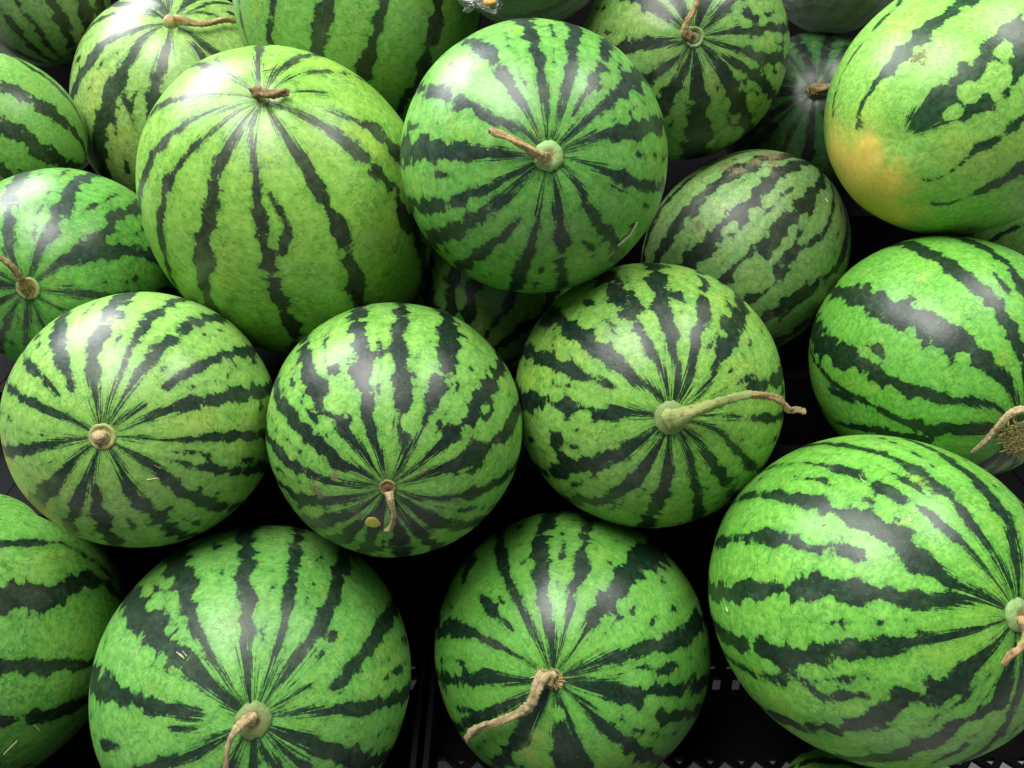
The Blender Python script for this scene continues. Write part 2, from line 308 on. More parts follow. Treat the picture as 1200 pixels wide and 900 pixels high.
# ------------------------------------------------------------------ rind material
def rind_mat(key, light, dark, yellow=(236, 204, 104), dusty=0.0, rough=0.33):
    m, t, bs = new_mat('rind_' + key)
    rv = random.Random(ord(key) * 5 + 1); lace = rv.uniform(0.45, 0.95); mscale = rv.uniform(15, 30); mstr = rv.uniform(0.75, 1.25)
    seed = (sum(ord(ch) * 7.13 for ch in key) % 17, (ord(key[0]) * 3.71) % 13, (ord(key[0]) * 1.93) % 11)
    P = t.vadd(t.attr('unit').outputs['Vector'], seed)
    AZ = t.attr('az').outputs['Vector']           # (cos, sin, polar angle)
    th = t.attr('theta').outputs['Fac']
    sd = t.attr('stripe').outputs['Fac']
    off = t.vadd(AZ, seed)
    grow = t.step(th, 0.1, 0.75, 0.12, 1.0)
    lobe = t.math('SUBTRACT', t.voro(P, 8.5, 'F1'), 0.52)
    lobe2 = t.math('SUBTRACT', t.voro(P, 17.0, 'F1'), 0.52)
    medn = t.noise(P, 6.0, 2.0)
    med = t.math('SUBTRACT', medn, 0.5)
    hair = t.math('SUBTRACT', t.noise(t.vmul(off, (10, 10, 42)), 1.0, 3.0, 0.68), 0.5)
    rag = t.math('SUBTRACT', t.noise(P, 46.0, 3.0, 0.72), 0.5)
    streak = t.math('SUBTRACT', t.noise(t.vmul(off, (26, 26, 3.4)), 1.0, 3.0, 0.6), 0.5)
    v = t.math('MULTIPLY', lobe, 0.115)
    v = t.math('ADD', v, t.math('MULTIPLY', lobe2, 0.04))
    v = t.math('ADD', v, t.math('MULTIPLY', med, 0.11))
    v = t.math('ADD', v, t.math('MULTIPLY', hair, 0.085))
    v = t.math('MULTIPLY', t.math('MULTIPLY', v, grow), t.attr('soft').outputs['Fac'])
    v = t.math('ADD', v, t.math('MULTIPLY', rag, 0.055))
    near = t.step(th, 0.16, 0.72, 1.0, 0.0)
    v = t.math('ADD', v, t.math('MULTIPLY', streak, t.math('MULTIPLY', near, 0.17)))
    v = t.math('ADD', v, t.math('SUBTRACT', sd, 0.006))
    maskd = t.step(v, -0.010, 0.009)
    halo = t.step(v, -0.06, 0.0)
    # light skin: mottled, with fine cross veins
    mot = t.noise(P, mscale, 4.0, 0.72)
    big = t.noise(P, 2.2, 2.0)
    lc = srgb(*light)
    lo = tuple(c * f for c, f in zip(lc[:3], (0.52, 0.64, 0.52))) + (1,)
    hi = tuple(min(1, c * f) for c, f in zip(lc[:3], (1.35, 1.16, 1.30))) + (1,)
    col = t.mix(t.step(mot, 0.5 - 0.2 / mstr, 0.5 + 0.2 / mstr), lo, hi)
    col = t.mix(t.step(big, 0.3, 0.75, 0.0, 0.42), col, lc)
    yellower = (lc[0] * 1.55, lc[1] * 1.02, lc[2] * 0.8, 1)
    col = t.mix(t.step(big, 0.5, 0.25, 0.0, 0.5), col, yellower)
    wob = t.math('ABSOLUTE', t.math('SUBTRACT', t.noise(t.vmul(off, (7, 7, 15)), 1.0, 3.0, 0.6), 0.5))
    gate = t.step(medn, 0.40, 0.55)
    vl = t.math('MULTIPLY', t.step(wob, 0.0, 0.026, 1.0, 0.0), gate)
    dash = t.step(t.noise(t.vmul(off, (16, 16, 62)), 1.0, 3.0, 0.6), 0.55, 0.66)
    dkgreen = tuple(c * f for c, f in zip(lc[:3], (0.22, 0.36, 0.30))) + (1,)
    midgreen = tuple(c * f for c, f in zip(lc[:3], (0.40, 0.55, 0.45))) + (1,)
    wob2 = t.math('ABSOLUTE', t.math('SUBTRACT', t.noise(P, 11.0, 3.0, 0.6, 0.6), 0.5))
    lacem = t.math('MULTIPLY', t.step(wob2, 0.0, 0.026, 1.0, 0.0), t.step(t.math('ADD', medn, t.math('MULTIPLY', halo, 0.12)), 0.46, 0.56))
    speck = t.step(t.math('ADD', rag, t.math('MULTIPLY', halo, 0.10)), 0.23, 0.29)
    col = t.mix(t.math('MULTIPLY', vl, 0.6 * lace), col, dkgreen)
    col = t.mix(t.math('MULTIPLY', lacem, 0.9 * lace), col, dkgreen)
    col = t.mix(t.math('MULTIPLY', speck, 0.8), col, dkgreen)
    col = t.mix(t.math('MULTIPLY', dash, 0.7), col, midgreen)
    col = t.mix(t.math('MULTIPLY', halo, 0.42), col, midgreen)
    # yellow ground spot
    yp = t.attr('ypatch').outputs['Fac']
    ym = t.step(t.math('ADD', yp, t.math('MULTIPLY', t.math('SUBTRACT', medn, 0.5), 0.7)), 0.04, 0.72)
    yc = t.mix(mot, srgb(*[c * 0.80 for c in yellow]), srgb(*[min(255, c * 1.1) for c in yellow]))
    col = t.mix(ym, col, yc)
    # dark bands, flecked
    dc = srgb(*dark)
    fl = t.step(t.noise(t.vmul(off, (46, 46, 30)), 1.0, 3.0, 0.7), 0.58, 0.74)
    fl2 = t.step(rag, 0.17, 0.26)
    dcol = t.mix(t.step(mot, 0.35, 0.7), tuple(c * 0.62 for c in dc[:3]) + (1,), tuple(c * 1.55 for c in dc[:3]) + (1,))
    dcol = t.mix(t.math('MULTIPLY', fl, 0.42), dcol, midgreen)
    dcol = t.mix(t.math('MULTIPLY', fl2, 0.35), dcol, lo)
    md = t.math('MULTIPLY', maskd, t.math('SUBTRACT', 1.0, t.math('MULTIPLY', ym, 0.92), clamp=True))
    # narrow second tone: paler green fringe inside some bands
    col = t.mix(md, col, dcol)
    # scabs and dust
    sc = t.attr('scab').outputs['Fac']
    sm = t.math('MULTIPLY', t.step(t.math('ADD', sc, t.math('MULTIPLY', rag, 3.0)), 0.45, 0.7), t.step(sc, 0.05, 0.3))
    scol = t.mix(mot, srgb(62, 58, 36), srgb(142, 134, 92))
    col = t.mix(t.math('MULTIPLY', sm, 0.9), col, scol)
    dn = t.noise(P, 3.6, 5.0, 0.65)
    dust = t.math('MULTIPLY', t.step(dn, 0.5, 0.78), 0.10 + dusty)
    col = t.mix(dust, col, srgb(176, 182, 160))
    t.put(bs.inputs['Base Color'], col)
    rg = t.math('ADD', t.math('MULTIPLY', dn, 0.34), rough - 0.17)
    rg = t.math('ADD', rg, t.math('MULTIPLY', sm, 0.4))
    rg = t.math('ADD', rg, t.math('MULTIPLY', ym, 0.10))
    t.put(bs.inputs['Roughness'], rg)
    bs.inputs['Specular IOR Level'].default_value = 0.5
    bs.inputs['Coat Weight'].default_value = 0.0
    bmp = t.node('ShaderNodeBump'); bmp.inputs['Strength'].default_value = 0.35; bmp.inputs['Distance'].default_value = 0.0012
    hgt = t.noise(P, 11.0, 4.0, 0.62)
    t.put(bmp.inputs['Height'], hgt); t.put(bs.inputs['Normal'], bmp.outputs['Normal'])
    return m

# ------------------------------------------------------------------ other materials
def stem_mat(name, c0, c1, c2):
    m, t, bs = new_mat(name)
    tc = t.node('ShaderNodeTexCoord').outputs['Object']
    a = t.attr('along').outputs['Vector']
    n = t.noise(t.vmul(a, (2.0, 9.0, 9.0)), 1.0, 4.0, 0.65)
    n2 = t.noise(tc, 160.0, 3.0)
    col = t.mix(t.step(n, 0.3, 0.7), srgb(*c0), srgb(*c1))
    col = t.mix(t.step(n2, 0.5, 0.75, 0, 0.7), col, srgb(*c2))
    t.put(bs.inputs['Base Color'], col); bs.inputs['Roughness'].default_value = 0.8
    b = t.node('ShaderNodeBump'); b.inputs['Strength'].default_value = 0.9; b.inputs['Distance'].default_value = 0.002
    t.put(b.inputs['Height'], n); t.put(bs.inputs['Normal'], b.outputs['Normal'])
    return m
def calyx_mat(name, rim, mid, core):
    m, t, bs = new_mat(name)
    q = t.attr('along').outputs['Vector']
    tc = t.node('ShaderNodeTexCoord').outputs['Object']
    sep = t.node('ShaderNodeSeparateXYZ'); t.put(sep.inputs[0], q)
    rr = t.math('ADD', sep.outputs[0], t.math('MULTIPLY', t.math('SUBTRACT', t.noise(tc, 220.0, 4.0, 0.7), 0.5), 0.4))
    col = t.mix(t.step(rr, 0.15, 0.42), srgb(*core), srgb(*mid))
    col = t.mix(t.step(rr, 0.5, 0.95), col, srgb(*rim))
    col = t.mix(t.step(t.noise(tc, 420.0, 3.0), 0.5, 0.75, 0, 0.45), col, srgb(*[c * 0.6 for c in mid]))
    t.put(bs.inputs['Base Color'], col); bs.inputs['Roughness'].default_value = 0.6
    b = t.node('ShaderNodeBump'); b.inputs['Strength'].default_value = 0.7; b.inputs['Distance'].default_value = 0.001
    t.put(b.inputs['Height'], t.noise(tc, 300.0, 4.0, 0.6)); t.put(bs.inputs['Normal'], b.outputs['Normal'])
    return m
STEM_TAN = stem_mat('stem_dry_tan', (166, 142, 96), (232, 212, 162), (110, 88, 56))
STEM_BROWN = stem_mat('stem_dry_brown', (146, 118, 74), (212, 184, 128), (92, 70, 42))
STEM_DARK = stem_mat('stem_dark_brown', (106, 84, 54), (174, 146, 100), (60, 46, 30))
STEM_GREEN = stem_mat('stem_green_to_brown', (126, 146, 74), (180, 190, 118), (112, 90, 48))
CAL_GREEN = calyx_mat('calyx_green', (128, 168, 96), (150, 178, 112), (150, 120, 72))
CAL_OLIVE = calyx_mat('calyx_olive', (120, 146, 84), (132, 142, 86), (96, 74, 46))
CAL_TAN = calyx_mat('calyx_tan', (130, 150, 88), (178, 158, 100), (150, 116, 76))
CAL_CUT = calyx_mat('calyx_cut', (150, 160, 96), (184, 168, 104), (216, 200, 150))
CAL_BROWN = calyx_mat('calyx_brown', (120, 128, 74), (134, 98, 62), (96, 66, 44))

def plastic_mat(name, c, rough, dust=0.03):
    m, t, bs = new_mat(name)
    tc = t.node('ShaderNodeTexCoord').outputs['Object']
    n = t.noise(tc, 9.0, 6.0, 0.7); n2 = t.noise(t.vmul(tc, (60, 60, 6)), 1.0, 4.0, 0.7)
    col = t.mix(t.math('MULTIPLY', t.step(n, 0.45, 0.8), dust), c, (0.10, 0.095, 0.085, 1))
    col = t.mix(t.math('MULTIPLY', t.step(n2, 0.58, 0.8), dust), col, (0.09, 0.08, 0.07, 1))
    t.put(bs.inputs['Base Color'], col)
    bs.inputs['Specular IOR Level'].default_value = 0.12
    t.put(bs.inputs['Roughness'], t.math('ADD', t.math('MULTIPLY', n, 0.3), rough - 0.15))
    b = t.node('ShaderNodeBump'); b.inputs['Strength'].default_value = 0.3; b.inputs['Distance'].default_value = 0.001
    t.put(b.inputs['Height'], t.noise(tc, 130.0, 4.0)); t.put(bs.inputs['Normal'], b.outputs['Normal'])
    return m
BLACK = plastic_mat('black_crate_plastic', (0.004, 0.004, 0.005, 1), 0.75)
def ground_mat():
    m, t, bs = new_mat('pale_concrete')
    tc = t.node('ShaderNodeTexCoord').outputs['Object']
    col = t.mix(t.noise(tc, 6.0, 6.0, 0.65), srgb(206, 202, 194), srgb(226, 222, 214))
    col = t.mix(t.step(t.noise(tc, 40.0, 4.0, 0.7), 0.55, 0.8, 0, 0.5), col, srgb(140, 134, 126))
    t.put(bs.inputs['Base Color'], col); bs.inputs['Roughness'].default_value = 0.8
    return m
def film_mat():
    m, t, bs = new_mat('clear_plastic_film')
    tc = t.node('ShaderNodeTexCoord').outputs['Object']
    bs.inputs['Base Color'].default_value = (0.95, 0.97, 0.96, 1); bs.inputs['Roughness'].default_value = 0.08
    bs.inputs['IOR'].default_value = 1.4
    tr = t.node('ShaderNodeBsdfTransparent'); tr.inputs[0].default_value = (0.93, 0.95, 0.94, 1)
    mx = t.node('ShaderNodeMixShader')
    lw = t.node('ShaderNodeLayerWeight'); lw.inputs[0].default_value = 0.35
    t.put(mx.inputs[0], t.math('ADD', t.math('MULTIPLY', lw.outputs['Facing'], 0.35), 0.02))
    b = t.node('ShaderNodeBump'); b.inputs['Strength'].default_value = 0.9; b.inputs['Distance'].default_value = 0.004
    t.put(b.inputs['Height'], t.noise(t.vmul(tc, (30, 30, 60)), 1.0, 4.0, 0.6)); t.put(bs.inputs['Normal'], b.outputs['Normal'])
    t.l.new(tr.outputs[0], mx.inputs[1]); t.l.new(bs.outputs[0], mx.inputs[2])
    t.l.new(mx.outputs[0], m.node_tree.nodes['Material Output'].inputs['Surface'])
    return m
FILM = film_mat()

# ------------------------------------------------------------------ the setting: ground, bench, black crates
def box(bm, x0, x1, y0, y1, z0, z1):
    v = [bm.verts.new((x, y, z)) for z in (z0, z1) for y in (y0, y1) for x in (x0, x1)]
    for q in ((0, 2, 3, 1), (4, 5, 7, 6), (0, 1, 5, 4), (2, 6, 7, 3), (0, 4, 6, 2), (1, 3, 7, 5)):
        bm.faces.new([v[i] for i in q])
def prism(bm, poly, z0, z1):
    a = [bm.verts.new((x, y, z0)) for x, y in poly]; b = [bm.verts.new((x, y, z1)) for x, y in poly]
    n = len(poly); bm.faces.new(a[::-1]); bm.faces.new(b)
    for i in range(n): bm.faces.new((a[i], a[(i + 1) % n], b[(i + 1) % n], b[i]))
def fin(name, bm, mat, parent=None, bevel=0.0):
    bmesh.ops.recalc_face_normals(bm, faces=bm.faces[:])
    me = bpy.data.meshes.new(name); bm.to_mesh(me); bm.free()
    o = link(name, me, mat, parent)
    if bevel:
        md = o.modifiers.new('bevel', 'BEVEL'); md.width = bevel; md.segments = 2; md.limit_method = 'ANGLE'
    return o

bm = bmesh.new(); bmesh.ops.create_grid(bm, x_segments=1, y_segments=1, size=6.0)
g = fin('ground', bm, ground_mat()); tag(g, kind='structure'); g.location = (0, 1.0, 0)
Z0 = CAMZ                                   # heights below are measured from the camera

def slot_wall(bm, ax, p0, p1, fix0, fix1, z0, z1, pitch=0.026, bar=0.013, solid=False):
    """molded wall: bottom and top rails with upright bars; ax 'x' runs along x, 'y' along y"""
    h = z1 - z0
    def b(u0, u1, za, zb, e=0.0):
        if ax == 'x': box(bm, u0, u1, fix0 + e, fix1 - e, za, zb)
        else: box(bm, fix0 + e, fix1 - e, u0, u1, za, zb)
    lv = [z0, z0 + 0.03, z0 + 0.055] if h < 0.12 else [z0, z0 + 0.035]
    b(p0, p1, z0, z0 + 0.03)
    b(p0, p1, z1 - 0.03, z1)
    if h > 0.16: b(p0, p1, z0 + h * 0.5 - 0.022, z0 + h * 0.5 + 0.022)
    if solid: b(p0, p1, z0 + 0.001, z1 - 0.001, 0.0015); return
    n = max(1, int((p1 - p0) / pitch))
    for i in range(n + 1):
        u = p0 + (p1 - p0 - bar) * i / n
        b(u, u + bar, z0 + 0.001, z1 - 0.001, 0.0006)

def lattice(bm, x0, x1, y0, y1, z0, z1, pitch=0.0385, bw=0.012):
    dy = y1 - y0; n = int((x1 - x0 + dy) / pitch) + 1
    for s in (1, -1):
        for i in range(n):
            xa = (x0 - dy + i * pitch) if s > 0 else (x0 + i * pitch)
            ya, yb = y0, y1
            xs = lambda y: xa + s * (y - y0)
            if s > 0: ya = max(y0, y0 + (x0 - xa)); yb = min(y1, y0 + (x1 - bw - xa))
            else: ya = max(y0, y0 + (xa - (x1 - bw))); yb = min(y1, y0 + (xa - x0))
            if yb - ya < 0.004: continue
            e = 0.0 if s > 0 else 0.0008
            prism(bm, [(xs(ya), ya), (xs(ya) + bw, ya), (xs(yb) + bw, yb), (xs(yb), yb)], z0 + e, z1 - e)

def slot_strip(bm, x0, x1, y0, y1, z0, z1, pitch=0.0253, slot=0.0105):
    n = int((x1 - x0) / pitch); p = (x1 - x0) / n
    k = 0.33 * (y1 - y0) if y1 - y0 < 0.03 else 0.0
    for i in range(n):
        a, b = x0 + i * p + slot / 2, x0 + (i + 1) * p - slot / 2
        prism(bm, [(a, y0), (b, y0), (b + k, y1), (a + k, y1)], z0, z1)
    box(bm, x0, x0 + slot / 2 - 0.004, y0, y1, z0, z1)

def tray(x0, x1, y0, y1, zf, hfront, hside, label, group, solid=False):
    t = empty('plastic_crate', ((x0 + x1) / 2, (y0 + y1) / 2, Z0 + zf - 0.014), label, 'crate', group)
    ox, oy, oz = t.location
    W = 0.006
    bm = bmesh.new(); z0, z1 = zf - 0.010, zf - 0.002
    xi0, xi1 = x0 + W, x1 - W
    if solid: box(bm, xi0, xi1, y0 + W, 0.576, z0, z1)
    else: lattice(bm, xi0, xi1, y0 + W, 0.576, z0, z1)
    box(bm, xi0, xi1, 0.576, 0.6545, z0, z1)
    slot_strip(bm, xi0, xi1, 0.6545, 0.6570, z0, z1)
    box(bm, xi0, xi1, 0.6570, 0.6725, z0, z1)
    slot_strip(bm, xi0, xi1, 0.6725, 0.6925, z0, z1)
    box(bm, xi0, xi1, 0.6925, 0.705, z0, z1)
    slot_strip(bm, xi0, xi1, 0.705, 0.714, z0, z1)
    box(bm, xi0, xi1, 0.714, y1 - W, z0, z1)
    for xx in (0.33, 0.66):       # ribs under the floor
        xm = x0 + (x1 - x0) * xx; box(bm, xm - 0.004, xm + 0.004, y0 + W, y1 - W, z0 - 0.004, z0)
    parts = [('floor_grid', bm)]
    for nm, a in (('front_wall', ('x', x0, x1, y0, y0 + W, zf - 0.014, zf + hfront)), ('back_wall', ('x', x0, x1, y1 - W, y1, zf - 0.014, zf + hside)),
                  ('side_wall', ('y', y0 + W, y1 - W, x0, x0 + W, zf - 0.014, zf + hfront)), ('side_wall', ('y', y0 + W, y1 - W, x1 - W, x1, zf - 0.014, zf + hfront))):
        b2 = bmesh.new(); slot_wall(b2, *a); parts.append((nm, b2))
    for nm, b2 in parts:
        bmesh.ops.translate(b2, verts=b2.verts[:], vec=(-ox, -oy, Z0 - oz)); fin(nm, b2, BLACK, t)
    return t

def riser(x0, x1, y0, y1, zd, zb, lip, label, group):
    """crate turned upside down, its bottom closed against light leaks, as a deck at height zd; lip = how far the deck stands proud in front"""
    t = empty('upturned_crate', ((x0 + x1) / 2, (y0 + y1) / 2, Z0 + zb), label, 'crate', group)
    ox, oy, oz = t.location; W = 0.006; parts = []
    b = bmesh.new(); ya = y0 - lip
    box(b, x0, x1, ya, y1, zd - 0.008, zd - 0.001)
    n = max(2, int((x1 - x0) / 0.06))
    for i in range(n):                         # raised ribs under the melons' side of the deck edge
        u = x0 + 0.01 + (x1 - x0 - 0.026) * i / (n - 1); box(b, u, u + 0.006, ya + 0.004, y1 - 0.004, zd - 0.001, zd)
    parts.append(('deck', b))
    for nm, a in (('front_wall', ('x', x0, x1, y0, y0 + W, zb, zd - 0.009)), ('back_wall', ('x', x0, x1, y1 - W, y1, zb, zd - 0.009)),
                  ('side_wall', ('y', y0 + W, y1 - W, x0, x0 + W, zb, zd - 0.009)), ('side_wall', ('y', y0 + W, y1 - W, x1 - W, x1, zb, zd - 0.009))):
        b2 = bmesh.new(); slot_wall(b2, *a, solid=True); parts.append((nm, b2))  # walls closed so no light leaks through the gaps
    for nm, b2 in parts:
        bmesh.ops.translate(b2, verts=b2.verts[:], vec=(-ox, -oy, Z0 - oz)); fin(nm, b2, BLACK, t)
    return t

FL = -0.968
tray(-0.875, -0.1065, 0.31, 0.79, FL, 0.10, 0.24, 'black slotted plastic crate on the bench, under the big melon with the green domed button', 'black plastic crates', True)
tray(-0.0985, 0.67, 0.31, 0.79, FL, 0.10, 0.24, 'black plastic crate with diamond floor holes, beneath the largest watermelon', 'black plastic crates')
ZB = FL - 0.014
riser(-0.875, -0.0202, 0.80, 0.835, -0.675, ZB, 0.10, 'narrow black upturned crate behind the front row of melons, unmarked end', 'black plastic crates')
riser(-0.02, 0.86, 0.80, 0.865, -0.704, ZB, 0.05, 'black upturned crate ledge under the melon with the thick green stalk', 'black plastic crates')
riser(-0.875, -0.1552, 0.845, 1.07, -0.603, ZB, 0.0, 'black upturned crate under the left middle melons', 'black plastic crates')
riser(-0.155, 0.1098, 0.895, 1.12, -0.644, ZB, 0.0, 'black upturned crate under the half hidden dark melon', 'black plastic crates')
riser(0.11, 0.87, 0.915, 1.12, -0.629, ZB, 0.0, 'black upturned crate under the scabbed dull melon', 'black plastic crates')
riser(0.10, 0.87, 1.135, 1.42, -0.493, ZB, 0.0, 'tall black upturned crate at the back under the dark dried-stalk melon', 'black plastic crates')
riser(-0.6598, 0.0998, 1.135, 1.50, -0.582, ZB, 0.0, 'tall black upturned crate at the back under the tan-knobbed melon', 'black plastic crates')
riser(-0.90, -0.66, 1.08, 1.42, -0.459, ZB, 0.0, 'tall narrow black upturned crate in the back corner', 'black plastic crates')

for i_, (xa, xb) in enumerate(((-0.92, -0.0102), (-0.01, 0.90))):  # added stack, a dark backdrop for the gaps above the heap
    for j_, (za, zb_, lab_) in enumerate(((ZB, -0.66, 'bottom'), (-0.659, -0.34, 'middle'), (-0.339, -0.02, 'upper'))):
        riser(xa, xb, 1.53, 1.93, zb_, za, 0.0, 'added black backdrop crate, %s of the stack %s' % (lab_, ('behind the oval yellowish melon', 'behind the dark dried-stalk melon')[i_]), 'added black backdrop crates behind the heap')

# bench that carries the crates
bt = empty('bench', (0, 0.9, 0), 'dark steel bench frame standing under the black crates', 'bench')
def bpart(nm, x0, x1, y0, y1, z0, z1):
    b = bmesh.new(); box(b, x0, x1, y0 - 0.9, y1 - 0.9, z0, z1); fin(nm, b, STEELM, bt, 0.002)
STEELM = plastic_mat('dark_steel', (0.05, 0.05, 0.052, 1), 0.5)
zt = Z0 + ZB - 0.001
for y in (0.33, 0.76, 1.10, 1.40, 1.85): bpart('rail', -0.95, 0.95, y, y + 0.035, zt - 0.035, zt)
for x in (-0.95, 0.915):
    bpart('end_rail', x, x + 0.035, 0.3655, 1.0995, zt - 0.034, zt - 0.001)
    for y in (0.332, 1.852): bpart('leg', x, x + 0.034, y, y + 0.031, 0, zt - 0.036)

# ------------------------------------------------------------------ fruit builders
def interp_stripe(fr, fl, pts):
    a = []
    for x, y, wd in pts:
        th, ph = fr.ang(x, y); a.append((th, ph, {'P': 1.0, 'Q': 0.92, 'E': 0.86, 'F': 0.86, 'O': 0.9, 'B': 0.8}.get(fr.key, 0.78) * wd / (2 * fr.rpx)))
    for i in range(1, len(a)):
        d = (a[i][1] - a[i - 1][1] + math.pi) % (2 * math.pi) - math.pi
        a[i] = (a[i][0], a[i - 1][1] + d, a[i][2])
    a.sort(key=lambda q: q[0]); return fl, np.array(a)

def stripe_field(fr, U, TH, PH, key, rng, nrand):
    strs = [interp_stripe(fr, f, p) for f, p in STR[key][0]]
    traced = bool(strs)
    used = [s[1][-1][1] if s[1][-1][0] < 1.5 else np.interp(1.5, s[1][:, 0], s[1][:, 1]) for s in strs if 'e' not in s[0]]
    cand = rng.uniform(0, 6.28); step = 2 * math.pi / nrand
    for i in range(nrand):
        ph = cand + i * step + rng.uniform(-.1, .1)
        if traced:
            u = math.sin(1.25) * math.cos(ph) * fr.ex + math.sin(1.25) * math.sin(ph) * fr.ey + math.cos(1.25) * fr.a
            vdir = -(fr.c + fr.r * u); vdir /= np.linalg.norm(vdir)
            if u @ vdir > 0.02: continue
            if min([abs((ph - q + math.pi) % (2 * math.pi) - math.pi) for q in used] + [9]) < 0.24: continue
        wv = rng.uniform(0.035, 0.085)
        a = [(t_, ph + rng.uniform(-.07, .07) * min(1, t_), wv * (0.45 + 0.55 * min(1, t_)) * rng.uniform(.75, 1.3)) for t_ in (0.25, 0.7, 1.15, 1.6, 2.1, 2.6)]
        if key == 'O': a = a[2:]
        strs.append(('s' if key == 'O' else '', np.array(a)))
    if traced:
        ph1 = sorted(((np.interp(1.0, a[:, 0], a[:, 1])) % (2 * math.pi)) for fl, a in strs if 'e' not in fl)
        for q0, q1 in zip(ph1, ph1[1:] + [ph1[0] + 2 * math.pi]):
            gap = q1 - q0
            if key in 'OB' or gap < 0.30: continue
            for f_ in ((0.5,) if gap < 0.55 else (0.33, 0.67)):
                ph = q0 + gap * f_ + rng.uniform(-.05, .05); t0 = rng.uniform(.25, .9)
                a = [(t_, ph + rng.uniform(-.04, .04), rng.uniform(-.012, .012)) for t_ in np.arange(t0, t0 + rng.uniform(.5, 1.4), .12)]
                strs.append(('se', np.array(a)))
    S = np.full(TH.shape, -1.0); sn = np.sin(TH); Wd = np.full(TH.shape, 0.05)
    for fl, a in strs:
        t0, t1 = a[0, 0], a[-1, 0]
        ph = np.interp(TH, a[:, 0], a[:, 1]); wd = np.interp(TH, a[:, 0], a[:, 2])
        if 's' in fl: wd = np.where(TH < t0, a[0, 2] - (t0 - TH) * 0.9, wd)
        else: wd = np.where(TH < t0, a[0, 2] * (0.35 + 0.65 * np.clip(TH / max(t0, .01), 0, 1)), wd)
        if 'e' in fl: wd = np.where(TH > t1, a[-1, 2] - (TH - t1) * 0.9, wd)
        wd = np.where(TH > 2.2, wd * np.clip(np.sin(TH) / math.sin(2.2), 0.1, 1), wd)
        d = np.abs((PH - ph + math.pi) % (2 * math.pi) - math.pi) * sn
        cur = np.maximum(wd - d, -1); Wd = np.where(cur > S, wd, Wd); S = np.maximum(S, cur)
    for x, y, r, sg in STR[key][1]:
        c = fr.hit(x, y); c = c / np.linalg.norm(c)
        d = np.arccos(np.clip(U @ c, -1, 1)); rr = r / fr.rpx
        if sg > 0: S = np.maximum(S, rr - d)
        else: S = np.minimum(S, (d - rr) * 2.2)
    return np.clip(S, -0.35, 0.35), np.where(Wd < 0.014, 0.75, np.clip(Wd / 0.075, 0.22, 1.15))

def make_rind(fr, key, mat, root, NR=110, NS=190, nrand=15):
    rng = random.Random(ord(key) * 31)
    th = np.linspace(0, math.pi, NR + 1); ph = np.linspace(0, 2 * math.pi, NS, endpoint=False)
    TH, PH = np.meshgrid(th[1:-1], ph, indexing='ij')
    TH = np.concatenate([[0.0], TH.ravel(), [math.pi]]); PH = np.concatenate([[0.0], PH.ravel(), [0.0]])
    L = np.stack([np.sin(TH) * np.cos(PH), np.sin(TH) * np.sin(PH), np.cos(TH)], 1)
    U = L[:, :1] * fr.ex + L[:, 1:2] * fr.ey + L[:, 2:] * fr.a
    # not quite a ball: slow bulges, faint ribs, a dimple round each end
    q = [np.array([rng.gauss(0, 1) for _ in range(3)]) for _ in range(5)]
    d = sum(0.0042 * np.sin(L @ v * 1.5 + i) for i, v in enumerate(q))
    d += 0.0022 * np.cos(9 * PH + rng.uniform(0, 6)) * np.sin(TH) ** 0.5
    d -= 0.020 * np.exp(-(TH / 0.13) ** 2) + 0.006 * np.exp(-(TH / 0.4) ** 2) + 0.018 * np.exp(-((math.pi - TH) / 0.10) ** 2)
    d -= d[(TH > 0.5) & (TH < 2.6)].mean()
    R = (1 + d)[:, None]
    P = fr.c + (U * R) @ fr.S.T - fr.base
    nv = len(P); faces = []
    idx = lambda i, j: 1 + i * NS + j % NS
    for j in range(NS): faces.append((0, idx(0, j), idx(0, j + 1)))
    for i in range(NR - 2):
        for j in range(NS): faces.append((idx(i, j), idx(i + 1, j), idx(i + 1, j + 1), idx(i, j + 1)))
    for j in range(NS): faces.append((nv - 1, idx(NR - 2, j + 1), idx(NR - 2, j)))
    me = bpy.data.meshes.new('rind'); me.from_pydata(P.tolist(), [], faces); me.update()
    me.polygons.foreach_set('use_smooth', [True] * len(me.polygons))
    def fattr(n, arr):
        at = me.attributes.new(n, 'FLOAT', 'POINT'); at.data.foreach_set('value', np.asarray(arr, dtype=np.float32))
    def vattr(n, arr):
        at = me.attributes.new(n, 'FLOAT_VECTOR', 'POINT'); at.data.foreach_set('vector', np.asarray(arr, dtype=np.float32).ravel())
    S_, W_ = stripe_field(fr, U, TH, PH, key, rng, nrand); fattr('stripe', S_); fattr('soft', W_); fattr('theta', TH)
    vattr('unit', L); vattr('az', np.stack([np.cos(PH), np.sin(PH), TH], 1))
    def spots(lst, soft):
        v = np.zeros(nv)
        for s in lst:
            c = fr.hit(s[0], s[1]); c = c / np.linalg.norm(c)
            a = np.arccos(np.clip(U @ c, -1, 1)) / (s[2] / fr.rpx)
            v = np.maximum(v, (s[3] if len(s) > 3 else 1.0) * np.exp(-(a ** 2) * soft))
        return v
    fattr('ypatch', spots(YEL.get(key, []), 0.8)); fattr('scab', spots(SCAB.get(key, []), 0.9))
    return link('rind', me, mat, root)

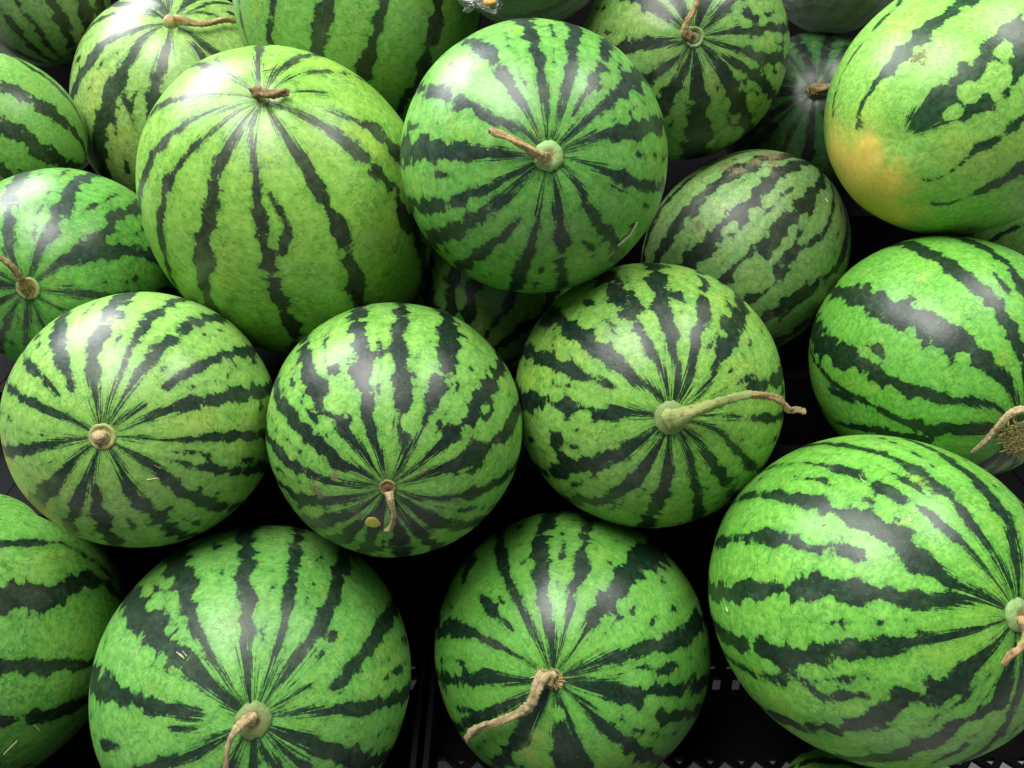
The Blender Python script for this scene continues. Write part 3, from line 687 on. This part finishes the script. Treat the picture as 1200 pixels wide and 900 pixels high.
def tube(name, pts, rads, mat, parent, seg=18, ridge=0.16, twist=2.0, seed=1):
    """ridged, slightly crooked dry stalk through pts (Catmull-Rom)"""
    rng = random.Random(seed); P = [np.array(p) for p in pts]; Q = []; Rr = []
    ext = [2 * P[0] - P[1]] + P + [2 * P[-1] - P[-2]]
    for i in range(len(P) - 1):
        p0, p1, p2, p3 = ext[i:i + 4]
        for s in np.linspace(0, 1, 9)[:-1]:
            Q.append(0.5 * ((2 * p1) + (-p0 + p2) * s + (2 * p0 - 5 * p1 + 4 * p2 - p3) * s * s + (-p0 + 3 * p1 - 3 * p2 + p3) * s ** 3))
            Rr.append(rads[i] * (1 - s) + rads[i + 1] * s)
    Q.append(P[-1]); Rr.append(rads[-1])
    n = len(Q); V = []; A = []; fs = []; nrm = None; ln = 0
    for i in range(n):
        tg = Q[min(i + 1, n - 1)] - Q[max(i - 1, 0)]; tg /= np.linalg.norm(tg)
        if nrm is None:
            h = np.array([0.3, 0.5, 0.8]); nrm = np.cross(tg, h)
        nrm = nrm - (nrm @ tg) * tg; nrm /= np.linalg.norm(nrm); bn = np.cross(tg, nrm)
        if i: ln += np.linalg.norm(Q[i] - Q[i - 1])
        jit = 1 + rng.uniform(-.15, .15)
        for j in range(seg):
            a = 2 * math.pi * j / seg
            rr = Rr[i] * jit * (1 + ridge * math.cos(3 * a + twist * i * 0.12) + ridge * 0.4 * math.cos(5 * a - i * 0.2) + ridge * 0.35 * math.cos(8 * a + i * .15))
            V.append(Q[i] + rr * (math.cos(a) * nrm + math.sin(a) * bn)); A.append((ln * 30, math.cos(a), math.sin(a)))
        if i:
            for j in range(seg):
                a0 = (i - 1) * seg + j; a1 = (i - 1) * seg + (j + 1) % seg
                fs.append((a0, a1, a1 + seg, a0 + seg))
    V.append(Q[0]); A.append((0, 0, 0)); V.append(Q[-1] + (Q[-1] - Q[-2]) * 0.25); A.append((ln * 30, 0, 0))
    for j in range(seg):
        fs.append((len(V) - 2, (j + 1) % seg, j)); b0 = (n - 1) * seg; fs.append((len(V) - 1, b0 + j, b0 + (j + 1) % seg))
    me = bpy.data.meshes.new(name); me.from_pydata([tuple(v) for v in V], [], fs); me.update()
    me.polygons.foreach_set('use_smooth', [True] * len(me.polygons))
    at = me.attributes.new('along', 'FLOAT_VECTOR', 'POINT'); at.data.foreach_set('vector', np.array(A, dtype=np.float32).ravel())
    return link(name, me, mat, parent)

def calyx(fr, root, mat, rad, prof, seed=0, rag=0.07, name='calyx'):
    """disc of the stalk's foot; prof = (radius, height) pairs in units of rad, from rim to middle"""
    rng = random.Random(seed); NS = 40; rad = rad * (0.94 if prof is DOME else 0.84)
    # rest it in the dimple
    base = fr.r * 0.027 + 0.0006
    wob = [sum(rng.uniform(-1, 1) * rag / (k + 1) * math.cos((k + 2) * 2 * math.pi * j / NS + rng.uniform(0, .3)) for k in range(4)) for j in range(NS)]
    V = []; A = []; fs = []
    for pr, ph in prof:
        for j in range(NS):
            f = 2 * math.pi * j / NS
            r = rad * pr * (1 + wob[j] * pr + 0.004 * math.cos(9 * f) * pr); hgt = rad * ph + 0.005 * rad * math.cos(9 * f + 1) * (0.2 < pr < 0.95)
            th = r / fr.r
            p = fr.loc(th, f, -base * math.exp(-(th / 0.13) ** 2) + hgt); V.append(p); A.append((pr, math.cos(f), math.sin(f)))
    n = len(prof)
    for i in range(n - 1):
        for j in range(NS):
            a = i * NS + j; b = i * NS + (j + 1) % NS; fs.append((a, b, b + NS, a + NS))
    V.append(fr.loc(0.0001, 0, -base + rad * prof[-1][1])); A.append((0, 0, 0))
    for j in range(NS): fs.append(((n - 1) * NS + j, (n - 1) * NS + (j + 1) % NS, len(V) - 1))
    me = bpy.data.meshes.new(name); me.from_pydata([tuple(v) for v in V], [], fs); me.update()
    me.polygons.foreach_set('use_smooth', [True] * len(me.polygons))
    at = me.attributes.new('along', 'FLOAT_VECTOR', 'POINT'); at.data.foreach_set('vector', np.array(A, dtype=np.float32).ravel())
    return link(name, me, mat, root)
DOME = [(1.0, -0.12), (0.97, 0.12), (0.85, 0.26), (0.6, 0.36), (0.42, 0.40), (0.32, 0.34), (0.18, 0.36)]
BUTTON = [(1.0, -0.12), (0.97, 0.16), (0.86, 0.24), (0.72, 0.20), (0.6, 0.10), (0.4, 0.16), (0.2, 0.30)]
CRATER = [(1.0, -0.12), (0.95, 0.14), (0.85, 0.26), (0.68, 0.22), (0.5, 0.02), (0.3, -0.04), (0.15, 0.02)]
KNOB = [(1.0, -0.1), (0.9, 0.2), (0.75, 0.5), (0.55, 0.75), (0.4, 0.95), (0.2, 1.05)]

def stem(fr, root, mat, pts, ridge=0.16, seed=1, name='stem'):
    """pts: (x, y, height above the skin in mm, radius in photo px)"""
    P = [fr.on(x, y, h / 1000) for x, y, h, r in pts]
    R = [(0.8 if 'film' not in name and name != 'orange_tie' else 1.0) * r / F_PX * np.linalg.norm(fr.c) for *_, r in pts]
    return tube(name, P, R, mat, root, ridge=ridge, seed=seed)

def fibres(fr, root, mat, px, py, n, spread, length, seed, name='stem_fibres'):
    """a tuft of torn pale fibres, one mesh"""
    rng = random.Random(seed); V = []; fs = []
    c0 = (px, py)
    for i in range(n):
        a = rng.uniform(0, 6.28); r = spread * math.sqrt(rng.random())
        x, y = c0[0] + r * math.cos(a), c0[1] + r * math.sin(a)
        b = (a + rng.uniform(-.6, .6)) if n < 100 else rng.uniform(0, 6.28); l = length * rng.uniform(.5, 1.2)
        p = [fr.on(x, y, 0.0006), fr.on(x + l * .5 * math.cos(b), y + l * .5 * math.sin(b), rng.uniform(.001, .003)), fr.on(x + l * math.cos(b), y + l * math.sin(b), rng.uniform(.0006, .004))]
        wd = rng.uniform(.0005, .0012)
        for k, q in enumerate(p):
            tg = p[min(k + 1, 2)] - p[max(k - 1, 0)]; s = np.cross(tg, q - (fr.c - fr.base)); s /= max(np.linalg.norm(s), 1e-9)
            up = (q - (fr.c - fr.base)); up /= np.linalg.norm(up)
            ww = wd * (1, .9, .35)[k]
            V += [q - s * ww, q + up * ww, q + s * ww]
        o = len(V) - 9
        for k in range(2):
            for j in range(3): a0 = o + k * 3 + j; a1 = o + k * 3 + (j + 1) % 3; fs.append((a0, a1, a1 + 3, a0 + 3))
    me = bpy.data.meshes.new(name); me.from_pydata([tuple(v) for v in V], [], fs); me.update()
    return link(name, me, mat, root)

def sliver(fr, root, mat, pts, wpx, lift=0.0004, name='scratch', thick=0.0007):
    """thin raised shred lying on the skin"""
    V = []; fs = []; P = [fr.on(x, y, lift) for x, y in pts]
    n = len(P); cc = fr.c - fr.base
    for i, q in enumerate(P):
        tg = P[min(i + 1, n - 1)] - P[max(i - 1, 0)]; up = (q - cc) / np.linalg.norm(q - cc)
        s = np.cross(tg, up); s /= np.linalg.norm(s)
        ww = (wpx * (0.62 if name == 'scratch' else 1.0)) / F_PX * np.linalg.norm(fr.c) * 0.5 * (0.35 + 0.65 * math.sin(math.pi * (i + .6) / (n + .2))) * (1 + .3 * math.sin(i * 2.3))
        V += [q - s * ww, q + up * thick, q + s * ww]
        if i:
            o = (i - 1) * 3
            for j in range(3): a0, a1 = o + j, o + (j + 1) % 3; fs.append((a0, a1, a1 + 3, a0 + 3))
    fs.append((0, 1, 2)); fs.append((len(V) - 1, len(V) - 2, len(V) - 3))
    me = bpy.data.meshes.new(name); me.from_pydata([tuple(v) for v in V], [], fs); me.update()
    return link(name, me, mat, root)
m_, t_, b_ = new_mat('pale_scar'); b_.inputs['Roughness'].default_value = 0.8
t_.put(b_.inputs['Base Color'], t_.mix(t_.noise(t_.node('ShaderNodeTexCoord').outputs['Object'], 300.0, 3.0), srgb(176, 168, 124), srgb(222, 214, 184))); SCAR = m_
m_, t_, b_ = new_mat('straw'); b_.inputs['Roughness'].default_value = 0.7
t_.put(b_.inputs['Base Color'], t_.mix(t_.noise(t_.node('ShaderNodeTexCoord').outputs['Object'], 200.0, 3.0), srgb(172, 150, 90), srgb(224, 210, 150))); STRAW = m_

# ------------------------------------------------------------------ the fruit: colours and labels
DK = (20, 50, 44)
LOOK = {  # light skin sRGB, dark band sRGB, label; J, R, S, T have shade painted in
    'A': ((106, 170, 74), (28, 48, 36), 'round watermelon with pale green button and short brown stub, straw shred on its flank'),
    'B': ((132, 184, 74), (40, 54, 32), 'large oval yellowish green watermelon with thin dark stripes and shrivelled twisted stub'),
    'C': ((143, 184, 95), (38, 56, 34), 'pale watermelon with tan knob and long thin stalk, behind the big oval yellowish one'),
    'D': ((111, 164, 73), (32, 50, 28), 'large shaded watermelon with upright stripes and no stalk, behind the oval yellowish one'),
    'E': ((131, 186, 81), (24, 44, 30), 'watermelon with thick green stalk bending sideways past its edge'),
    'F': ((119, 178, 77), (24, 40, 30), 'watermelon with small reddish brown foot, short pale stalk and yellow spot beside it'),
    'G': ((135, 186, 87), (28, 48, 34), 'watermelon with round cut stalk scar, white scratches and a yellowish side'),
    'H': ((96, 160, 66), (32, 52, 38), 'watermelon with tan button and brown stalk curving up, beside the scratched one'),
    'I': ((107, 162, 71), (32, 50, 28), 'small plain watermelon with slanting stripes, below the darkest corner melon'),
    'J': ((93, 124, 69), (32, 40, 24), 'watermelon with deep shade painted into its rind, at the corner of the heap, top of the back crates'),
    'K': ((117, 186, 85), (30, 52, 36), 'big watermelon with green domed button and thin tan stalk curling down'),
    'L': ((115, 186, 77), (24, 48, 32), 'watermelon with torn brown socket and long dry twisted stalk'),
    'M': ((117, 190, 73), (22, 48, 28), 'largest watermelon, with long sweeping stripes, white flecks and a green stalk button'),
    'N': ((111, 184, 71), (24, 48, 28), 'watermelon with tan stalk over a frayed pale fibre patch, behind the largest one'),
    'O': ((135, 194, 85), (28, 60, 32), 'light green watermelon with a yellow ground spot and broken stripes'),
    'P': ((119, 160, 89), (30, 42, 28), 'dull watermelon with brown scabs and blotchy slanting stripes'),
    'Q': ((119, 162, 81), (26, 40, 28), 'watermelon with olive button and thin brown stalk rising, bold dark stripes'),
    'R': ((48, 88, 46), (20, 28, 20), 'dark watermelon, shade painted into its rind, with thick dried brown stalk, beside the yellow-spotted one'),
    'S': ((48, 76, 48), (28, 30, 22), 'watermelon with shade painted into its rind, in glossy film above the dark dried-stalk one'),
    'T': ((81, 120, 61), (24, 38, 20), 'watermelon with shade painted into its green rind, wrapped in clear plastic film with a twisted end'),
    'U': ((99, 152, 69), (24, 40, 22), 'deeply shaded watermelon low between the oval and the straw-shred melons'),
    'V': ((107, 170, 73), (26, 44, 26), 'watermelon with broad level bands and no stalk in sight, in the front crate'),
    'X': ((111, 170, 69), (26, 44, 26), 'small watermelon tucked beneath the largest one in the front crate'),
    'Z': ((103, 156, 73), (26, 42, 26), 'watermelon glimpsed between the yellow-spotted one and the frayed-stalk one'),
}
GROUP = 'watermelons heaped on black crates'
FR = {}; ROOT = {}
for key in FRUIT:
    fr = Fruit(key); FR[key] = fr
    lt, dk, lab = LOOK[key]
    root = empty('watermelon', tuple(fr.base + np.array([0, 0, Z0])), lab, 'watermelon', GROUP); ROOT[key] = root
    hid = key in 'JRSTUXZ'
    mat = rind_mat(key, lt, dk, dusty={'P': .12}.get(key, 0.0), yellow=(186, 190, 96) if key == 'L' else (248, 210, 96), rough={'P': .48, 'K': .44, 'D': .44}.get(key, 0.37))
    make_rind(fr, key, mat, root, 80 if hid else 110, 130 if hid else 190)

f, r = FR, ROOT
calyx(f['A'], r['A'], CAL_GREEN, 0.0150, DOME, 1)
stem(f['A'], r['A'], STEM_BROWN, [(641, 185, 3, 6.5), (632, 181, 8, 5), (612, 170, 12, 4.2), (595, 161, 13, 3.6), (582, 156, 13, 4.4), (574, 153, 12, 3.4)], seed=3)
sliver(f['A'], r['A'], SCAR, [(724, 288), (731, 282), (738, 276), (743, 268), (747, 260)], 6.0, 0.0012, 'straw_shred')
calyx(f['B'], r['B'], CAL_BROWN, 0.0085, CRATER, 2, 0.12)
stem(f['B'], r['B'], STEM_DARK, [(296, 106, 0, 5), (303, 107, 5, 5.2), (312, 110, 7, 4.6), (322, 110, 6, 4.2), (332, 108, 5, 4.4), (339, 110, 4, 2.6)], ridge=.26, seed=4)
sliver(f['B'], r['B'], STEM_TAN, [(306, 82), (314, 81), (322, 79)], 2.5)
calyx(f['C'], r['C'], CAL_TAN, 0.0130, KNOB, 3)
stem(f['C'], r['C'], STEM_BROWN, [(205, 22, 9, 5.5), (218, 25, 10, 4), (230, 28, 8, 3.3), (246, 27, 7, 3.0), (262, 23, 7, 3.0), (275, 24, 6, 2.4)], seed=5)
calyx(f['E'], r['E'], CAL_OLIVE, 0.0180, DOME, 6)
es = stem(f['E'], r['E'], STEM_GREEN, [(784, 490, 2, 13), (797, 488, 11, 10), (816, 481, 20, 7.5), (838, 473, 26, 6.2), (860, 466, 30, 5.2), (881, 462, 33, 4.6)], ridge=.10, seed=6)
stem(f['E'], es, STEM_BROWN, [(878, 462.5, 33, 4.7), (894, 463, 34, 4.4), (908, 466, 35, 4.2), (918, 473, 36, 3.8), (925, 480, 38, 4.2), (934, 480, 42, 3.6), (943, 483, 46, 3.4)], ridge=.2, seed=7, name='stem_tip')
calyx(f['F'], r['F'], CAL_BROWN, 0.0098, BUTTON, 7)
stem(f['F'], r['F'], STEM_TAN, [(455, 577, 2, 5.5), (458, 588, 7, 4), (461, 600, 8, 3.2), (460, 612, 6, 3), (456, 620, 4, 3.0), (451, 622, 4, 2.2)], seed=8)
calyx(f['G'], r['G'], CAL_CUT, 0.0150, BUTTON, 8, 0.03)
stem(f['G'], r['G'], STEM_TAN, [(117, 513, 0, 8), (116, 511, 3.5, 7.2), (115.5, 510, 5, 5.0)], ridge=.08, seed=9, name='cut_stub')
calyx(f['H'], r['H'], CAL_TAN, 0.0150, BUTTON, 9)
stem(f['H'], r['H'], STEM_DARK, [(31, 339, 1, 7), (27, 331, 10, 4.4), (19, 318, 18, 3.6), (9, 308, 23, 3.4), (-4, 301, 26, 3.2), (-16, 299, 27, 3)], seed=10)
calyx(f['K'], r['K'], CAL_OLIVE, 0.0185, DOME, 11)
stem(f['K'], r['K'], STEM_TAN, [(296, 841, 5, 7), (288, 845, 12, 5.2), (278, 853, 15, 4.0), (270, 866, 16, 3.2), (266, 882, 15, 2.8), (265, 900, 12, 2.6), (267, 918, 8, 2.4)], seed=11)
calyx(f['L'], r['L'], CAL_BROWN, 0.0135, CRATER, 12, 0.12)
stem(f['L'], r['L'], STEM_TAN, [(646, 794, 2, 8.5), (637, 793, 10, 7), (629, 806, 14, 6.2), (620, 827, 15, 5.6), (606, 837, 15, 4.6), (586, 845, 14, 4.4), (566, 851, 13, 4.2), (553, 859, 13, 5.0), (548, 867, 13, 4.4)], ridge=.24, seed=12)
fibres(f['L'], r['L'], STEM_BROWN, 650, 797, 70, 8, 5, 5)
fibres(f['L'], r['L'], STEM_TAN, 632, 794, 8, 4, 9, 6)
calyx(f['M'], r['M'], CAL_GREEN, 0.0150, DOME, 13)
stem(f['M'], r['M'], STEM_BROWN, [(1199, 724, 5, 6), (1203, 744, 11, 4.5), (1196, 760, 12, 3.6), (1184, 768, 10, 3.4), (1175, 779, 7, 2.6)], seed=13)
calyx(f['N'], r['N'], CAL_TAN, 0.0120, CRATER, 14, 0.12)
stem(f['N'], r['N'], STEM_TAN, [(1214, 498, 4, 5), (1206, 483, 10, 4.6), (1194, 481, 12, 4.4), (1181, 487, 11, 4.0), (1171, 499, 9, 3.8), (1160, 512, 7, 3.2), (1149, 522, 5, 2.6), (1139, 530, 3, 2.2)], seed=14)
fibres(f['N'], r['N'], STRAW, 1192, 514, 190, 17, 12, 7)
calyx(f['Q'], r['Q'], CAL_OLIVE, 0.0145, BUTTON, 15)
stem(f['Q'], r['Q'], STEM_BROWN, [(806, 43, 2, 6), (802, 37, 8, 4.6), (806, 25, 13, 3.4), (813, 13, 17, 3.0), (817, 1, 20, 2.8), (819, -12, 22, 2.6)], seed=15)
calyx(f['R'], r['R'], CAL_BROWN, 0.0125, CRATER, 16, 0.12)
stem(f['R'], r['R'], STEM_DARK, [(951, 106, 2, 6.5), (957, 104, 6, 5.5), (964, 104, 9, 5), (972, 103, 11, 4.6), (980, 102, 12, 4)], ridge=.25, seed=16)
calyx(f['S'], r['S'], CAL_BROWN, 0.010, BUTTON, 17); calyx(f['D'], r['D'], CAL_TAN, 0.013, BUTTON, 18)
for k_ in 'IJTUVXZP': calyx(f[k_], r[k_], CAL_TAN, 0.009, BUTTON, ord(k_), name='blossom_scar' if k_ == 'P' else 'calyx')

# small marks
for pts, wp in (([(213, 417), (217, 425), (220, 434), (222, 444), (223, 450)], 2.6), ([(226, 420), (229, 432), (231, 446)], 1.3), ([(210, 406), (213, 414)], 2.0), ([(168, 400), (178, 406)], 1.2),
                ([(163, 464), (166, 463)], 3), ([(173, 462), (176, 461)], 2.5), ([(178, 451), (180, 450)], 2.6), ([(151, 470), (156, 473)], 1.2), ([(181, 545), (188, 549)], 1.2), ([(172, 562), (186, 560)], 1.0)):
    sliver(f['G'], r['G'], SCAR, pts, wp)
for pts, wp in (([(207, 764), (212, 768), (216, 772)], 3.2), ([(214, 763), (219, 769)], 2.0), ([(222, 770), (219, 775)], 1.6)): sliver(f['K'], r['K'], SCAR, pts, wp)
for pts, wp in (([(1008, 560), (1012, 564), (1016, 565)], 3.4), ([(1010, 553), (1011, 558)], 2), ([(968, 536), (969, 540)], 3), ([(1069, 596), (1073, 600)], 2.4), ([(1066, 606), (1068, 611)], 2.4), ([(1094, 554), (1102, 567)], 1.1),
                ([(963, 616), (968, 614)], 2.0), ([(851, 712), (853, 717)], 3.2), ([(1005, 568), (1000, 566)], 1.6)): sliver(f['M'], r['M'], SCAR, pts, wp)
for pts, wp in (([(20, 868), (10, 878), (4, 884)], 2.4), ([(40, 850), (46, 856)], 1.4)): sliver(f['V'], r['V'], SCAR, pts, wp)
for pts, wp in (([(967, 232), (970, 237)], 2.4),): sliver(f['P'], r['P'], SCAR, pts, wp)
# the yellow wart beside the stalk of the spotted one
fw = f['F']; V = []; fs = []
c0 = fw.on(436.5, 612.5, 0.0); up = c0 - (fw.c - fw.base); up /= np.linalg.norm(up); sx = np.cross(up, [0, 0, 1]); sx /= np.linalg.norm(sx); sy = np.cross(up, sx)
for i, (rr, hh) in enumerate(((1.25, -.2), (1.15, .06), (.9, .22), (.55, .32), (.2, .34))):
    for j in range(16):
        a = 6.283 * j / 16; V.append(c0 + (sx * math.cos(a) + sy * math.sin(a)) * 0.0058 * rr * (1 + .06 * math.sin(3 * a) + .05 * math.sin(5 * a)) + up * 0.0062 * hh * 0.28)
for i in range(4):
    for j in range(16): a = i * 16 + j; b = i * 16 + (j + 1) % 16; fs.append((a, b, b + 16, a + 16))
fs.append(tuple(range(64, 80)))
me = bpy.data.meshes.new('yellow_wart'); me.from_pydata([tuple(v) for v in V], [], fs); me.update(); me.polygons.foreach_set('use_smooth', [True] * len(me.polygons))
m_, t_, b_ = new_mat('wart_yellow'); b_.inputs['Roughness'].default_value = 0.5
t_.put(b_.inputs['Base Color'], t_.mix(t_.noise(t_.node('ShaderNodeTexCoord').outputs['Object'], 240.0, 3.0), srgb(150, 150, 50), srgb(214, 206, 92)))
link('yellow_wart', me, m_, r['F'])

# clear film round two of the fruit
def film(key, gap, seed, tail=None):
    fr = FR[key]; rng = random.Random(seed); NR, NS = 60, 90; V = []; fs = []
    q = [(rng.gauss(0, 5), rng.gauss(0, 5), rng.gauss(0, 5), rng.uniform(0, 6)) for _ in range(9)]
    for i in range(1, NR):
        for j in range(NS):
            th, ph = math.pi * i / NR, 2 * math.pi * j / NS
            l = (math.sin(th) * math.cos(ph), math.sin(th) * math.sin(ph), math.cos(th))
            w_ = sum(abs(math.sin(a * l[0] + b * l[1] + c * l[2] + d)) for a, b, c, d in q) / 9
            V.append(fr.loc(th, ph, gap * (0.5 + 1.2 * w_)))
    for i in range(NR - 2):
        for j in range(NS): a = i * NS + j; b = i * NS + (j + 1) % NS; fs.append((a, b, b + NS, a + NS))
    fs.append(tuple(range(NS))[::-1]); fs.append(tuple(range((NR - 2) * NS, (NR - 1) * NS)))
    me = bpy.data.meshes.new('plastic_film'); me.from_pydata([tuple(v) for v in V], [], fs); me.update()
    me.polygons.foreach_set('use_smooth', [True] * len(me.polygons))
    return link('plastic_film', me, FILM, ROOT[key])
ft = film('T', 0.0035, 3); film('S', 0.0035, 5)
m_, t_, b_ = new_mat('twisted_film'); b_.inputs['Roughness'].default_value = 0.15; b_.inputs['Base Color'].default_value = (0.6, 0.63, 0.6, 1)
b_.inputs['Transmission Weight'].default_value = 0.75
for i, pts in enumerate(([(590, -12, 8, 6), (577, 2, 16, 4), (562, 2, 22, 3), (548, 1, 26, 3.4), (536, -5, 28, 4)], [(582, -2, 12, 3), (570, 7, 18, 2), (557, 7, 22, 1.6), (546, 12, 24, 3.4)], [(586, 4, 9, 2.4), (581, 14, 10, 2), (568, 10, 14, 1.4), (556, 4, 18, 1.4)], [(560, 3, 22, 2), (550, 7, 24, 1.5), (544, 4, 26, 2.4), (538, -2, 27, 2)])):
    stem(FR['T'], ft, m_, pts, ridge=.35, seed=20 + i, name='film_twist')
m_, t_, b_ = new_mat('orange_tie'); b_.inputs['Roughness'].default_value = 0.5; b_.inputs['Base Color'].default_value = srgb(206, 140, 62)
stem(FR['T'], ft, m_, [(567, 3, 28, 1.6), (571, 3, 29, 3.2), (576, 3, 28, 3.2), (581, 2, 26, 1.6)], ridge=.06, seed=31, name='orange_tie')
